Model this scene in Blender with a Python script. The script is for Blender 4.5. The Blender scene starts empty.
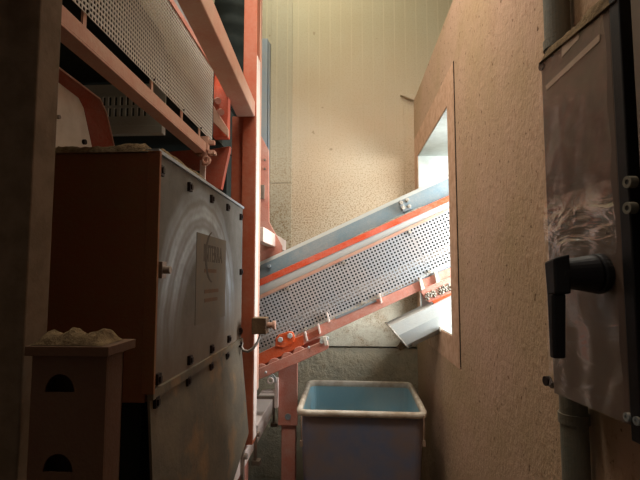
import bpy, bmesh, math, random
from mathutils import Vector, Matrix, noise
random.seed(7)
C = bpy.context.scene
COL = C.collection

# ------------------------------------------------------------------ camera, light, exposure
F = 462.0
CZ = 1.45
PIT = math.atan(37 / F)
YAW = math.atan(26 / F * math.cos(PIT))
cam_d = bpy.data.cameras.new('camera')
cam_d.sensor_width = 36.0
cam_d.lens = F / 640 * 36.0
cam_d.clip_start = 0.02
cam = bpy.data.objects.new('camera', cam_d)
COL.objects.link(cam)
cam.location = (0, 0, CZ)
cam.rotation_euler = (math.pi / 2 + PIT, 0, YAW)
C.camera = cam

w = bpy.data.worlds.new('world'); C.world = w; w.use_nodes = True
w.node_tree.nodes['Background'].inputs[0].default_value = (1.0, 0.92, 0.84, 1)
w.node_tree.nodes['Background'].inputs[1].default_value = 0.065

def area(name, loc, target, sx, sy, power, col, spread=180):
    d = bpy.data.lights.new(name, 'AREA')
    d.shape = 'RECTANGLE'; d.size = sx; d.size_y = sy; d.energy = power; d.color = col
    d.spread = math.radians(spread)
    o = bpy.data.objects.new(name, d); COL.objects.link(o)
    o.location = loc
    o.rotation_euler = (Vector(target) - Vector(loc)).to_track_quat('-Z', 'Y').to_euler()
    return o

# daylight outside the wall opening, coming in towards the machine
area('daylight_outside', (1.5, 1.95, CZ + .45), (0.0, 2.42, CZ + 0.0), 1.3, 1.2, 150, (0.93, 0.98, 1.0))
# weak warm ceiling lamp above the passage
area('ceiling_lamp', (-0.12, 1.25, 2.95), (0.12, 2.6, 1.2), 0.9, 0.35, 16, (1.0, 0.92, 0.80))
# unseen fill added to brighten the top of the back wall
area('back_wall_fill', (-0.35, 2.35, 3.95), (-0.25, 2.9, 1.6), 0.8, 0.3, 16, (1.0, 0.97, 0.80))
area('room_lamp', (-0.75, 0.35, 3.4), (0.45, 1.5, 1.5), 0.6, 0.6, 7, (1.0, 0.78, 0.60))  # light from the room behind and above the photographer

C.view_settings.view_transform = 'Standard'
C.view_settings.look = 'None'
C.view_settings.gamma = 1.0
C.view_settings.exposure = 0.12
C.view_settings.use_curve_mapping = False

# ------------------------------------------------------------------ pixel helpers (points measured on the photograph)
FW = Vector((-math.sin(YAW) * math.cos(PIT), math.cos(YAW) * math.cos(PIT), math.sin(PIT)))
RT = Vector((math.cos(YAW), math.sin(YAW), 0))
UP = RT.cross(FW)
CP = Vector((0, 0, CZ))
def ray(px, py):
    return FW + RT * ((px - 320) / F) + UP * ((240 - py) / F)
def PY(px, py, Y):
    d = ray(px, py); return CP + d * (Y / d.y)
def PX(px, py, X):
    d = ray(px, py); return CP + d * (X / d.x)

# ------------------------------------------------------------------ materials
def srgb(h):
    h = h.lstrip('#')
    v = [int(h[i:i + 2], 16) / 255 for i in (0, 2, 4)]
    return tuple((c / 12.92 if c <= 0.04045 else ((c + 0.055) / 1.055) ** 2.4) for c in v) + (1,)

class NT:
    def __init__(self, name):
        self.m = bpy.data.materials.new(name); self.m.use_nodes = True
        self.t = self.m.node_tree; self.n = self.t.nodes; self.l = self.t.links
        self.b = self.n['Principled BSDF']
        self.tc = self.n.new('ShaderNodeTexCoord')
        self.geo = self.n.new('ShaderNodeNewGeometry')
    def link(self, a, b): self.l.new(a, b)
    def noise(self, scale, detail=4, rough=0.6, vec=None, dist=0):
        x = self.n.new('ShaderNodeTexNoise'); x.inputs['Scale'].default_value = scale
        x.inputs['Detail'].default_value = detail; x.inputs['Roughness'].default_value = rough
        x.inputs['Distortion'].default_value = dist
        self.link(vec if vec is not None else self.geo.outputs['Position'], x.inputs['Vector'])
        return x.outputs[0]
    def ramp(self, fac, p0, p1, v0=0.0, v1=1.0):
        x = self.n.new('ShaderNodeMapRange'); x.clamp = True
        self.link(fac, x.inputs['Value'])
        x.inputs['From Min'].default_value = p0; x.inputs['From Max'].default_value = p1
        x.inputs['To Min'].default_value = v0; x.inputs['To Max'].default_value = v1
        return x.outputs[0]
    def math(self, op, a, b=None, c=None):
        x = self.n.new('ShaderNodeMath'); x.operation = op
        for i, v in enumerate((a, b, c)):
            if v is None: continue
            if isinstance(v, (int, float)): x.inputs[i].default_value = v
            else: self.link(v, x.inputs[i])
        return x.outputs[0]
    def mix(self, fac, a, b):
        x = self.n.new('ShaderNodeMix'); x.data_type = 'RGBA'
        if isinstance(fac, (int, float)): x.inputs[0].default_value = fac
        else: self.link(fac, x.inputs[0])
        for i, v in ((6, a), (7, b)):
            if isinstance(v, tuple): x.inputs[i].default_value = v
            else: self.link(v, x.inputs[i])
        return x.outputs[2]
    def bump(self, h, strength=0.3, dist=0.01, prev=None):
        x = self.n.new('ShaderNodeBump'); x.inputs['Strength'].default_value = strength
        x.inputs['Distance'].default_value = dist
        self.link(h, x.inputs['Height'])
        if prev is not None: self.link(prev, x.inputs['Normal'])
        return x.outputs[0]
    def sep(self, out=None):
        x = self.n.new('ShaderNodeSeparateXYZ')
        self.link(out if out is not None else self.geo.outputs['Position'], x.inputs[0]); return x.outputs
    def done(self, col=None, rough=None, metal=None, nor=None, spec=None):
        if col is not None:
            if isinstance(col, tuple): self.b.inputs['Base Color'].default_value = col
            else: self.link(col, self.b.inputs['Base Color'])
        if rough is not None:
            if isinstance(rough, (int, float)): self.b.inputs['Roughness'].default_value = rough
            else: self.link(rough, self.b.inputs['Roughness'])
        if metal is not None: self.b.inputs['Metallic'].default_value = metal
        if spec is not None: self.b.inputs['Specular IOR Level'].default_value = spec
        if nor is not None: self.link(nor, self.b.inputs['Normal'])
        return self.m

def painted(name, base, dust='#b99d83', amt=0.35, up=0.8, rough=0.6, metal=0.0, sc=9, spec=0.4, bump=0.25):
    """paint or metal under a film of settled dust: patchy on the sides, thick on faces that look up"""
    t = NT(name)
    n1 = t.noise(sc, 6, 0.65); n2 = t.noise(sc * 14, 3, 0.6)
    patch = t.ramp(n1, 0.35, 0.7, max(0, amt - .2), min(1, amt + .22))
    nz = t.sep(t.geo.outputs['Normal'])[2]
    top = t.ramp(nz, 0.25, 0.8, 0, up)
    f = t.math('MAXIMUM', patch, top)
    speck = t.ramp(n2, 0.35, 0.65, -.08, .08)
    f = t.math('ADD', f, speck)
    col = t.mix(f, srgb(base), srgb(dust))
    return t.done(col, rough, metal, t.bump(n2, bump, 0.004), spec)

def plain(name, c, rough=0.6, metal=0.0, spec=0.4, var=None):
    t = NT(name)
    n = t.noise(22, 4)
    col = t.mix(t.ramp(n, .35, .65), srgb(c), srgb(var or c))
    return t.done(col, rough, metal, t.bump(t.noise(120, 2), .12, .002), spec)

M = {}
M['red'] = painted('red_paint', '#d84a1c', '#d0a898', .16, .85)
M['red_dusty'] = painted('dusty_red_paint', '#c8583c', '#d6b3a4', .52, .85)
M['pink_dusty'] = painted('thick_dust_on_red_paint', '#c47058', '#cdaa94', .72, .9)
M['orange'] = painted('orange_paint', '#e0571f', '#d4a48c', .10, .8)
M['postpaint'] = painted('post_paint', '#a0431f', '#ab7a62', .30, .8, sc=4)
M['brick'] = painted('brick_red_paint', '#a8432b', '#9a7a66', .25, .8)
M['brown'] = painted('dirty_brown_paint', '#8a4a2c', '#80633f', .45, .9, rough=.8)
M['greymetal'] = painted('grey_galvanised_metal', '#8d9aa3', '#b0a594', .22, .7, rough=.5, metal=.15)
M['bluegrey'] = painted('blue_grey_belt_edge', '#70858f', '#b7a99a', .12, .45, rough=.55)
M['lightgrey'] = painted('light_grey_metal', '#b9bfbf', '#c8c3b8', .25, .4, rough=.5)
M['mesh'] = painted('dusty_perforated_steel', '#a7aeb5', '#c9b4a6', .35, .6, rough=.55, sc=5)
M['mesh2'] = painted('dusty_perforated_guard', '#c4c1b8', '#cfc4b2', .4, .6, rough=.6, sc=6)
M['dark'] = plain('dark_rubber', '#1d2422', .8, 0, .2, '#262b27')
M['black'] = plain('black_plastic', '#0c0c0d', .45, 0, .4, '#17161a')
M['crate'] = painted('grey_slotted_plastic', '#c9cdc6', '#b9b29f', .3, .5, rough=.7)
M['white_cover'] = plain('whitish_cover', '#e6dccd', .6, 0, .3, '#d8ccbb')
M['daylit_dust'] = painted('pale_dust_with_daylight', '#e2bfb0', '#f0e4dc', .6, .7)  # dusty paint made paler, daylight put into its colour
M['boxlight'] = painted('dusty_brown_wire', '#8a6d5a', '#a08a76', .4, .8)
M['dust'] = None
t = NT('loose_dust')
n = t.noise(60, 6, .7); col = t.mix(t.ramp(n, .35, .65), srgb('#5f4d38'), srgb('#8c7556'))
M['dust'] = t.done(col, .95, 0, t.bump(n, .9, .012), .1)
t = NT('pale_dust')
n = t.noise(70, 6, .7); col = t.mix(t.ramp(n, .35, .65), srgb('#8f8577'), srgb('#d2c8ba'))
M['paledust'] = t.done(col, .95, 0, t.bump(n, .9, .012), .1)
M['bolt'] = painted('bolt_steel', '#7a6f66', '#a89684', .4, .6, rough=.45, metal=.5)
M['darkbolt'] = plain('dark_bolt', '#2a1812', .6, .2, .3, '#1c120e')
M['conduit'] = painted('grey_conduit_paint', '#5f6359', '#7b6b56', .35, .6, rough=.65)

# hopper side sheet, dusty steel with wiped arcs
t = NT('dusty_steel_with_wiped_arcs')
p = t.sep()
dy = t.math('DIVIDE', t.math('SUBTRACT', p[1], 1.45), .37)
dz = t.math('DIVIDE', t.math('SUBTRACT', p[2], CZ - .14), .385)
wob = t.ramp(t.noise(3.2, 3), 0, 1, -.09, .09)
rr = t.math('SQRT', t.math('ADD', t.math('MULTIPLY', dy, dy), t.math('MULTIPLY', dz, dz)))
rr = t.math('ADD', rr, wob)
wv = t.math('SINE', t.math('MULTIPLY', rr, 95))
wv2 = t.math('SINE', t.math('MULTIPLY', rr, 37))
ring = t.ramp(t.math('ADD', t.math('MULTIPLY', wv, .5), wv2), -1.2, 1.3, 0, 1)
band = t.math('MULTIPLY', t.ramp(rr, .50, .68), t.ramp(rr, 1.12, .95))
band = t.math('MULTIPLY', band, t.ramp(p[2], CZ - .22, CZ - .02))
fine = t.ramp(t.noise(14, 6, .7), .3, .7)
base = t.mix(fine, srgb('#57534c'), srgb('#6b6862'))
brk = t.ramp(t.noise(7, 5, .7, dist=.8), .30, .62, .25, 1)
base = t.mix(t.math('MULTIPLY', t.math('MULTIPLY', band, brk), t.ramp(ring, 0, 1, .2, .95)), base, srgb('#a9b6bf'))
warm = t.ramp(p[2], CZ - .02, CZ - .25)
base = t.mix(t.math('MULTIPLY', warm, .35), base, srgb('#86694c'))
M['hopper_side'] = t.done(base, t.ramp(band, 0, 1, .75, .5), .15, t.bump(t.noise(160, 3), .25, .002), .3)
t = NT('dusty_lower_sheet')
n = t.noise(7, 7, .65)
base = t.mix(t.ramp(n, .35, .65), srgb('#5c554a'), srgb('#736756'))
base = t.mix(t.ramp(t.noise(5, 4, .6), .52, .62, 0, .6), base, srgb('#93714f'))
M['hopper_low'] = t.done(base, .8, .05, t.bump(t.noise(60, 4), .4, .004), .25)

# back wall: cast concrete with thin vertical board marks, sandy below
t = NT('board_marked_concrete')
p = t.sep()
xs = t.math('ADD', p[0], 10.0)
fr = t.math('FRACT', t.math('DIVIDE', xs, 0.072))
line = t.math('LESS_THAN', t.math('ABSOLUTE', t.math('SUBTRACT', fr, .5)), .06)
seam = t.noise(2.5, 3)
line = t.math('MULTIPLY', line, t.ramp(p[2], CZ + .65, CZ + 1.05, 0.0, 1))
line = t.math('MULTIPLY', line, t.ramp(seam, .3, .6, .2, .8))
sp = t.noise(105, 4, .75)
dotm = t.ramp(sp, .50, .60)
low = t.ramp(p[2], CZ + .95, CZ + .35, .15, .95)
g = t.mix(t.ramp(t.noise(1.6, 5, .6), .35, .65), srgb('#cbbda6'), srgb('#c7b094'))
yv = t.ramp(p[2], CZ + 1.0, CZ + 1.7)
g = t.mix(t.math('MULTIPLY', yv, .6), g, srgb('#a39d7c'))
left = t.ramp(p[0], -.355, -.352, 1, 0)
g = t.mix(t.math('MULTIPLY', left, .5), g, srgb('#a39d88'))
g = t.mix(t.math('MULTIPLY', dotm, low), g, srgb('#8a6f4c'))
g = t.mix(t.math('MULTIPLY', line, .45), g, srgb('#cbbd9c'))
lw = t.math('MULTIPLY', t.ramp(p[2], CZ - .05, CZ - .25), t.ramp(t.noise(6, 6, .75), .40, .55))  # whitish patches low down put bounced daylight into the wall colour
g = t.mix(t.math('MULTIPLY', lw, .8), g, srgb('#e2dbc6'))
pit = t.ramp(t.noise(16, 2, .5), .72, .76)
g = t.mix(t.math('MULTIPLY', pit, .5), g, srgb('#806a4e'))
hh = t.math('ADD', t.math('MULTIPLY', sp, t.ramp(p[2], CZ + .95, CZ + .35, .25, 1)), t.math('MULTIPLY', line, .5))
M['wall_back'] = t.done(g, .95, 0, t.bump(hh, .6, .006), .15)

t = NT('lower_rough_concrete')
n = t.noise(9, 8, .7); v = t.noise(45, 5, .7)
g = t.mix(t.ramp(n, .38, .62), srgb('#aea692'), srgb('#c2b59b'))
g = t.mix(t.ramp(t.noise(12, 6, .8, dist=1.2), .55, .6, 0, .5), g, srgb('#8a7d66'))
M['wall_low'] = t.done(g, .95, 0, t.bump(t.math('ADD', n, t.math('MULTIPLY', v, .3)), .8, .02), .15)

t = NT('stippled_plaster')
mp = t.n.new('ShaderNodeMapping'); mp.inputs['Scale'].default_value = (1, .8, .6)
t.link(t.geo.outputs['Position'], mp.inputs[0])
n = t.noise(70, 4, .65, vec=mp.outputs[0]); n2 = t.noise(28, 5, .7, vec=mp.outputs[0]); n3 = t.noise(2.2, 4, .6)
g = t.mix(t.ramp(n3, .35, .65), srgb('#b99881'), srgb('#aa8f70'))
g = t.mix(t.ramp(n, .58, .70, 0, .45), g, srgb('#80583a'))
st = t.noise(3, 5, .7, dist=.6)
g = t.mix(t.ramp(st, .58, .70, 0, .3), g, srgb('#997a5a'))
hh = t.math('ADD', t.ramp(n, .35, .65), t.math('MULTIPLY', n2, .8))
pt = t.ramp(t.noise(55, 2, .4), .70, .73)
g = t.mix(t.math('MULTIPLY', pt, .75), g, srgb('#5a3f2a'))
M['wall_right'] = t.done(g, .95, 0, t.bump(hh, .4, .004), .15)
t = NT('smooth_plaster_board')
n = t.noise(26, 6, .7)
g = t.mix(t.ramp(n, .4, .62), srgb('#c9a48a'), srgb('#b58f72'))
M['board'] = t.done(g, .9, 0, t.bump(n, .3, .004), .15)
M['reveal'] = plain('whitewashed_reveal', '#b4b8b2', .9, 0, .1, '#a9aca4')
t = NT('painted_pillar')
n = t.noise(20, 5)
g = t.mix(t.ramp(n, .4, .6), srgb('#66533f'), srgb('#745f4b'))
M['pillar'] = t.done(g, .85, 0, t.bump(t.noise(150, 3), .3, .002), .2)
M['floor'] = plain('dusty_concrete_floor', '#6b6152', .95, 0, .1, '#877a66')
M['ceiling'] = plain('concrete_ceiling', '#8e8672', .95, 0, .1, '#7d755f')
M['boxpink'] = painted('pink_brown_sheet', '#5e3a26', '#664c36', .45, .9, rough=.85)

# tub plastics
t = NT('blue_tub_plastic')
n = t.noise(5, 5, .6)
g = t.mix(t.ramp(n, .4, .68, .1, .7), srgb('#8fbccb'), srgb('#b9c4c2'))
M['tub_in'] = t.done(g, .5, 0, t.bump(t.noise(80, 3), .15, .003), .4)
t = NT('dirty_tub_outside')
n = t.noise(6, 5, .6)
g = t.mix(t.ramp(n, .35, .65), srgb('#666f88'), srgb('#85797a'))
g = t.mix(t.ramp(t.noise(3, 4), .45, .7, 0, .5), g, srgb('#7d624d'))
M['tub_out'] = t.done(g, .6, 0, t.bump(t.noise(80, 3), .15, .003), .35)
t = NT('dusty_tub_rim')
n = t.noise(18, 5, .6)
g = t.mix(t.ramp(n, .4, .65), srgb('#d6cbbb'), srgb('#b6a48f'))
M['tub_rim'] = t.done(g, .7, 0, t.bump(t.noise(80, 3), .3, .003), .3)

# enclosure
t = NT('enclosure_brown_grey')
n = t.noise(6, 5, .6)
g = t.mix(t.ramp(n, .4, .65), srgb('#5c4e45'), srgb('#69574c'))
M['enclosure'] = t.done(g, .38, .1, t.bump(t.noise(12, 3, .5, dist=.6), .15, .01), .5)
t = NT('wrinkled_clear_film')
mp = t.n.new('ShaderNodeMapping'); mp.inputs['Scale'].default_value = (1, 2.2, 6)
t.link(t.geo.outputs['Position'], mp.inputs[0])
wr = t.noise(4, 3, .5, vec=mp.outputs[0], dist=1.2)
zz = t.sep()[2]
zone = t.math('MAXIMUM', t.math('MULTIPLY', t.ramp(zz, CZ + .02, CZ + .06), t.ramp(zz, CZ + .15, CZ + .11)), t.ramp(zz, CZ - .03, CZ - .08, .12, .45))
nb = t.bump(t.math('MULTIPLY', wr, zone), .8, .02)
tr = t.n.new('ShaderNodeBsdfTransparent'); gl = t.n.new('ShaderNodeBsdfGlossy')
gl.inputs['Roughness'].default_value = .16; gl.inputs['Color'].default_value = (1, .95, .9, 1)
t.link(nb, gl.inputs['Normal'])
mx = t.n.new('ShaderNodeMixShader'); t.link(t.math('ADD', t.math('MULTIPLY', zone, .30), .07), mx.inputs[0])
t.link(tr.outputs[0], mx.inputs[1]); t.link(gl.outputs[0], mx.inputs[2])
t.link(mx.outputs[0], t.n['Material Output'].inputs['Surface'])
M['film'] = t.m
M['tape'] = plain('matt_tape', '#b39c89', .7, 0, .3, '#a58e7a')
M['ink'] = plain('faded_print', '#494239', .8, 0, .2, '#514a40')
M['brownprint'] = plain('brown_print', '#5f4a38', .8, 0, .2, '#684f3a')
M['labelsheet'] = plain('dusty_label', '#676056', .8, 0, .2, '#6e6355')
M['handle_light'] = plain('pale_sticker', '#7f7566', .6, 0, .3)
M['sensor'] = painted('brown_sensor', '#4a3424', '#8a7050', .2, .9, rough=.5)
M['cable'] = painted('dusty_cable', '#3c3630', '#cfc0b4', .3, .9)
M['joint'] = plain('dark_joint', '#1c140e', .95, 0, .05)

# ------------------------------------------------------------------ mesh building
class MB:
    def __init__(self): self.v = []; self.f = []
    def add(self, vs, fs):
        o = len(self.v); self.v += [Vector(x) for x in vs]; self.f += [tuple(i + o for i in f) for f in fs]; return self
    def box(self, x0, x1, y0, y1, z0, z1, Mx=None):
        vs = [Vector((x, y, z)) for x in (x0, x1) for y in (y0, y1) for z in (z0, z1)]
        if Mx is not None: vs = [Mx @ v for v in vs]
        return self.add(vs, [(0, 1, 3, 2), (4, 6, 7, 5), (0, 4, 5, 1), (2, 3, 7, 6), (0, 2, 6, 4), (1, 5, 7, 3)])
    def prism(self, pts, off):
        """closed polygon (3D points) extruded by vector off"""
        n = len(pts); pts = [Vector(p) for p in pts]; off = Vector(off)
        return self.add(pts + [p + off for p in pts],
                        [tuple(range(n))[::-1], tuple(range(n, 2 * n))] + [(i, (i + 1) % n, (i + 1) % n + n, i + n) for i in range(n)])
    def hexa(self, a, b):
        """two quads joined"""
        return self.add(list(a) + list(b), [(3, 2, 1, 0), (4, 5, 6, 7)] + [(i, (i + 1) % 4, (i + 1) % 4 + 4, i + 4) for i in range(4)])
    def cyl(self, a, b, r, n=16, r2=None, cap=True):
        a = Vector(a); b = Vector(b); r2 = r if r2 is None else r2
        d = (b - a).normalized(); u = d.orthogonal().normalized(); w = d.cross(u)
        vs = [a + (u * math.cos(2 * math.pi * i / n) + w * math.sin(2 * math.pi * i / n)) * r for i in range(n)]
        vs += [b + (u * math.cos(2 * math.pi * i / n) + w * math.sin(2 * math.pi * i / n)) * r2 for i in range(n)]
        fs = [(i, (i + 1) % n, (i + 1) % n + n, i + n) for i in range(n)]
        if cap: fs += [tuple(range(n))[::-1], tuple(range(n, 2 * n))]
        return self.add(vs, fs)
    def tube(self, pts, r, n=8):
        pts = [Vector(p) for p in pts]; rings = []
        up = Vector((0.13, 0.3, 0.94))
        for i, p in enumerate(pts):
            d = (pts[min(i + 1, len(pts) - 1)] - pts[max(i - 1, 0)]).normalized()
            u = d.cross(up).normalized(); w = d.cross(u)
            rings.append([p + (u * math.cos(2 * math.pi * k / n) + w * math.sin(2 * math.pi * k / n)) * r for k in range(n)])
        vs = [v for rg in rings for v in rg]
        fs = [(i * n + k, i * n + (k + 1) % n, (i + 1) * n + (k + 1) % n, (i + 1) * n + k) for i in range(len(pts) - 1) for k in range(n)]
        fs += [tuple(range(n))[::-1], tuple(range((len(pts) - 1) * n, len(pts) * n))]
        return self.add(vs, fs)
    def ring(self, c, axis, ro, ri, th, n=20):
        c = Vector(c); d = Vector(axis).normalized(); u = d.orthogonal().normalized(); w = d.cross(u)
        vs = []
        for off in (0, th):
            for r in (ro, ri):
                vs += [c + d * off + (u * math.cos(2 * math.pi * i / n) + w * math.sin(2 * math.pi * i / n)) * r for i in range(n)]
        fs = []
        for i in range(n):
            j = (i + 1) % n
            fs += [(i, j, n + j, n + i), (2 * n + i, 3 * n + i, 3 * n + j, 2 * n + j), (i, 2 * n + i, 2 * n + j, j), (n + i, n + j, 3 * n + j, 3 * n + i)]
        return self.add(vs, fs)

ORG = {}
def setprops(o, label=None, cat=None, group=None, kind=None):
    if label: o['label'] = label
    if cat: o['category'] = cat
    if group: o['group'] = group
    if kind: o['kind'] = kind
    return o
def empty(name, loc, label, cat, group=None):
    o = bpy.data.objects.new(name, None); o.empty_display_size = .1
    COL.objects.link(o); o.location = loc; ORG[o] = Vector(loc)
    return setprops(o, label, cat, group)
def obj(name, mb, mat, parent=None, bevel=0, smooth=False, label=None, cat=None, group=None, kind=None, solid=0):
    if parent is not None: org = ORG[parent]
    else:
        xs = [v.x for v in mb.v]; ys = [v.y for v in mb.v]; zs = [v.z for v in mb.v]
        org = Vector(((min(xs) + max(xs)) / 2, (min(ys) + max(ys)) / 2, min(zs)))
    me = bpy.data.meshes.new(name)
    me.from_pydata([tuple(v - org) for v in mb.v], [], mb.f)
    bm = bmesh.new(); bm.from_mesh(me); bmesh.ops.recalc_face_normals(bm, faces=bm.faces); bm.to_mesh(me); bm.free()
    me.materials.append(M[mat] if isinstance(mat, str) else mat)
    o = bpy.data.objects.new(name, me); COL.objects.link(o); ORG[o] = org
    if parent is not None: o.parent = parent
    else: o.location = org
    if smooth:
        for p_ in me.polygons: p_.use_smooth = True
    if solid:
        s = o.modifiers.new('solid', 'SOLIDIFY'); s.thickness = solid; s.offset = 0
    if bevel:
        b = o.modifiers.new('bevel', 'BEVEL'); b.width = bevel; b.segments = 2; b.limit_method = 'ANGLE'
    return setprops(o, label, cat, group, kind)

def plate(org, u, v, Lu, Lv, nu, nv, hole=.6, border=1, stagger=False, holev=None):
    """perforated sheet: nu x nv cells with a square hole each, real openings"""
    mb = MB(); holev = holev or hole
    org = Vector(org); u = Vector(u).normalized(); v = Vector(v).normalized()
    cu = Lu / nu; cv = Lv / nv
    us = [0]; vs_ = [0]
    for i in range(nu):
        us += [i * cu + cu * (1 - hole) / 2, i * cu + cu * (1 + hole) / 2]
    us.append(Lu)
    for j in range(nv):
        vs_ += [j * cv + cv * (1 - holev) / 2, j * cv + cv * (1 + holev) / 2]
    vs_.append(Lv)
    W_ = len(us); H_ = len(vs_)
    mb.v = [org + u * a + v * b for b in vs_ for a in us]
    for j in range(H_ - 1):
        for i in range(W_ - 1):
            if i % 2 == 1 and j % 2 == 1: 
                if border <= i // 2 < nu - border and border <= j // 2 < nv - border: continue
            mb.f.append((j * W_ + i, j * W_ + i + 1, (j + 1) * W_ + i + 1, (j + 1) * W_ + i))
    return mb

def mound(path, width, height, seed, nx=40, ny=9, wdir=(0, 1, 0), rag=.5):
    """ragged ridge of settled dust along a path a->b, sitting on z of the path"""
    a, b = Vector(path[0]), Vector(path[1]); wd = Vector(wdir)
    mb = MB()
    for j in range(ny):
        for i in range(nx):
            s = i / (nx - 1); q = j / (ny - 1)
            p = a.lerp(b, s) + wd * (width * (q - .5))
            e = math.sin(math.pi * q) ** .6 * min(1, s * 8) * min(1, (1 - s) * 8)
            h = height * e * (1 - rag + rag * 2 * (noise.noise(Vector((s * 5 + seed, q * 2, seed))) * .7 + .45) + .13 * noise.noise(Vector((s * 22, q * 7, seed))))
            mb.v.append(p + Vector((0, 0, max(h, 0))))
    for j in range(ny - 1):
        for i in range(nx - 1):
            k = j * nx + i; mb.f.append((k, k + 1, k + nx + 1, k + nx))
    n0 = len(mb.v)
    mb.v += [a - wd * width / 2 - Vector((0, 0, .002)), b - wd * width / 2 - Vector((0, 0, .002)), b + wd * width / 2 - Vector((0, 0, .002)), a + wd * width / 2 - Vector((0, 0, .002))]
    mb.f.append((n0 + 3, n0 + 2, n0 + 1, n0))
    return mb

def text_mesh(s, size, origin, u, v, nrm, depth=.001):
    cu = bpy.data.curves.new('t', 'FONT'); cu.body = s; cu.size = size; cu.extrude = depth; cu.offset = size * .012
    o = bpy.data.objects.new('t', cu); COL.objects.link(o)
    dg = bpy.context.evaluated_depsgraph_get()
    me = bpy.data.meshes.new_from_object(o.evaluated_get(dg))
    u = Vector(u); v = Vector(v); nrm = Vector(nrm); origin = Vector(origin)
    mb = MB()
    mb.add([origin + u * q.co.x + v * q.co.y + nrm * q.co.z for q in me.vertices], [tuple(p_.vertices) for p_ in me.polygons])
    bpy.data.objects.remove(o); bpy.data.meshes.remove(me); bpy.data.curves.remove(cu)
    return mb

Z = lambda r: CZ + r

# ------------------------------------------------------------------ setting
XR = .45          # face of the right wall
YB = 3.0          # face of the back wall
def S(name, mb, mat, bevel=0, label=None):
    return obj(name, mb, mat, bevel=bevel, kind='structure', label=label)
S('floor', MB().box(-2.2, 1.6, -1.2, 3.3, -.1, 0), 'floor')
S('ceiling', MB().box(-2.2, 1.6, 0.0, 3.3, 4.1, 4.2), 'ceiling')
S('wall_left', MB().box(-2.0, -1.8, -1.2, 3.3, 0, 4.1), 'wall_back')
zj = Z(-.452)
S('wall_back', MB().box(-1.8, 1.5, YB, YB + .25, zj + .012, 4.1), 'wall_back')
S('wall_back_base', MB().box(-1.8, .62, YB + .012, YB + .25, 0, zj - .35).box(-1.8, .62, YB + .008, YB + .25, zj - .343, zj)
  .box(-1.8, .62, YB + .05, YB + .25, zj - .35, zj + .012), 'wall_low', label='rough peeling concrete course at the foot of the back wall')
# right wall with the opening; a dark strip fills the slot at the board joint
y0, y1 = 2.02, 2.87; oz0, oz1 = Z(-.25), Z(.757)
WT = 1.15; TOP = Z(1.15)
yb = 1.895; bz0, bz1 = Z(-.365), Z(.895); gap = .022
wr_ = MB()
wr_.box(XR, XR + .32, -.3, yb - gap, 0, TOP)                       # near
wr_.box(XR, XR + .32, yb - gap, YB, 0, bz0)                        # below board
wr_.box(XR, XR + .32, yb - gap, YB, bz1, TOP)
wr_.box(XR + .03, XR + .32, yb, y0, bz0, bz1)
wr_.box(XR + .22, XR + .32, yb - gap, yb, bz0, bz1)
wr_.box(XR + .03, XR + .32, y1, YB, bz0, bz1)
wr_.box(XR + .03, XR + .32, y0, y1, bz0, oz0)
wr_.box(XR + .03, XR + .32, y0, y1, oz1, bz1)
S('wall_right', wr_, 'wall_right')
bd = MB()
bd.box(XR - .001, XR + .03, yb, y0, bz0, bz1).box(XR - .001, XR + .03, y1, YB, bz0, bz1)
bd.box(XR - .001, XR + .03, y0, y1, bz0, oz0).box(XR - .001, XR + .03, y0, y1, oz1, bz1)
S('leak_blocker', MB().box(XR + .32, 1.75, .9, YB, TOP - .06, TOP), 'ceiling', label='unseen slab added to stop daylight leaking over the wall')  # added out of view, keeps daylight off the upper back wall
S('trim_1', bd, 'board', label='smooth plaster board framing the wall opening')
S('trim_5', MB().box(XR + .0005, XR + .22, yb - gap, yb - .001, bz0 + .01, bz1), 'joint', label='dark strip painting the shade of the joint between plaster board and wall')  # solid strip, its dark colour stands for shade in the gap
rv = MB()
e = .004
rv.box(XR + .004, XR + .32, y1 - e, y1, oz0, oz1).box(XR + .004, XR + .32, y0, y1 - e, oz1 - e, oz1)
rv.box(XR + .004, XR + .32, y0, y0 + e, oz0, oz1 - e).box(XR + .004, XR + .32, y0 + e, y1 - e, oz0, oz0 + e)
S('window_1', rv, 'reveal', label='whitewashed lining of the wall opening')
# corner patch and ledge where the two walls meet
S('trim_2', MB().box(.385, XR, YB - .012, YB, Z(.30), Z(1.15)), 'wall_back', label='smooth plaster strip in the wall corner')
S('trim_3', MB().prism([(.36, YB, Z(1.19)), (XR + .0, YB, Z(1.19)), (XR, YB, Z(1.15)), (.42, YB, Z(1.165))], (0, -.035, 0)), 'wall_back', bevel=.004,
  label='small broken plaster ledge at the wall corner')
# crack line on the left of the back wall
S('trim_4', MB().box(-.5, -.355, YB - .006, YB, Z(-.4), Z(.61)).box(-.5, -.355, YB - .006, YB, Z(.62), Z(1.9)), 'wall_back', bevel=.002,
  label='grey board-marked concrete strip behind the red bracket')

# ------------------------------------------------------------------ left pillar
obj('pillar', MB().box(-.9, -.50, .70, .758, 0, Z(1.2)), 'pillar', bevel=.003,
    label='plain brown pillar filling the left edge of the picture', cat='pillar')

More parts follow.
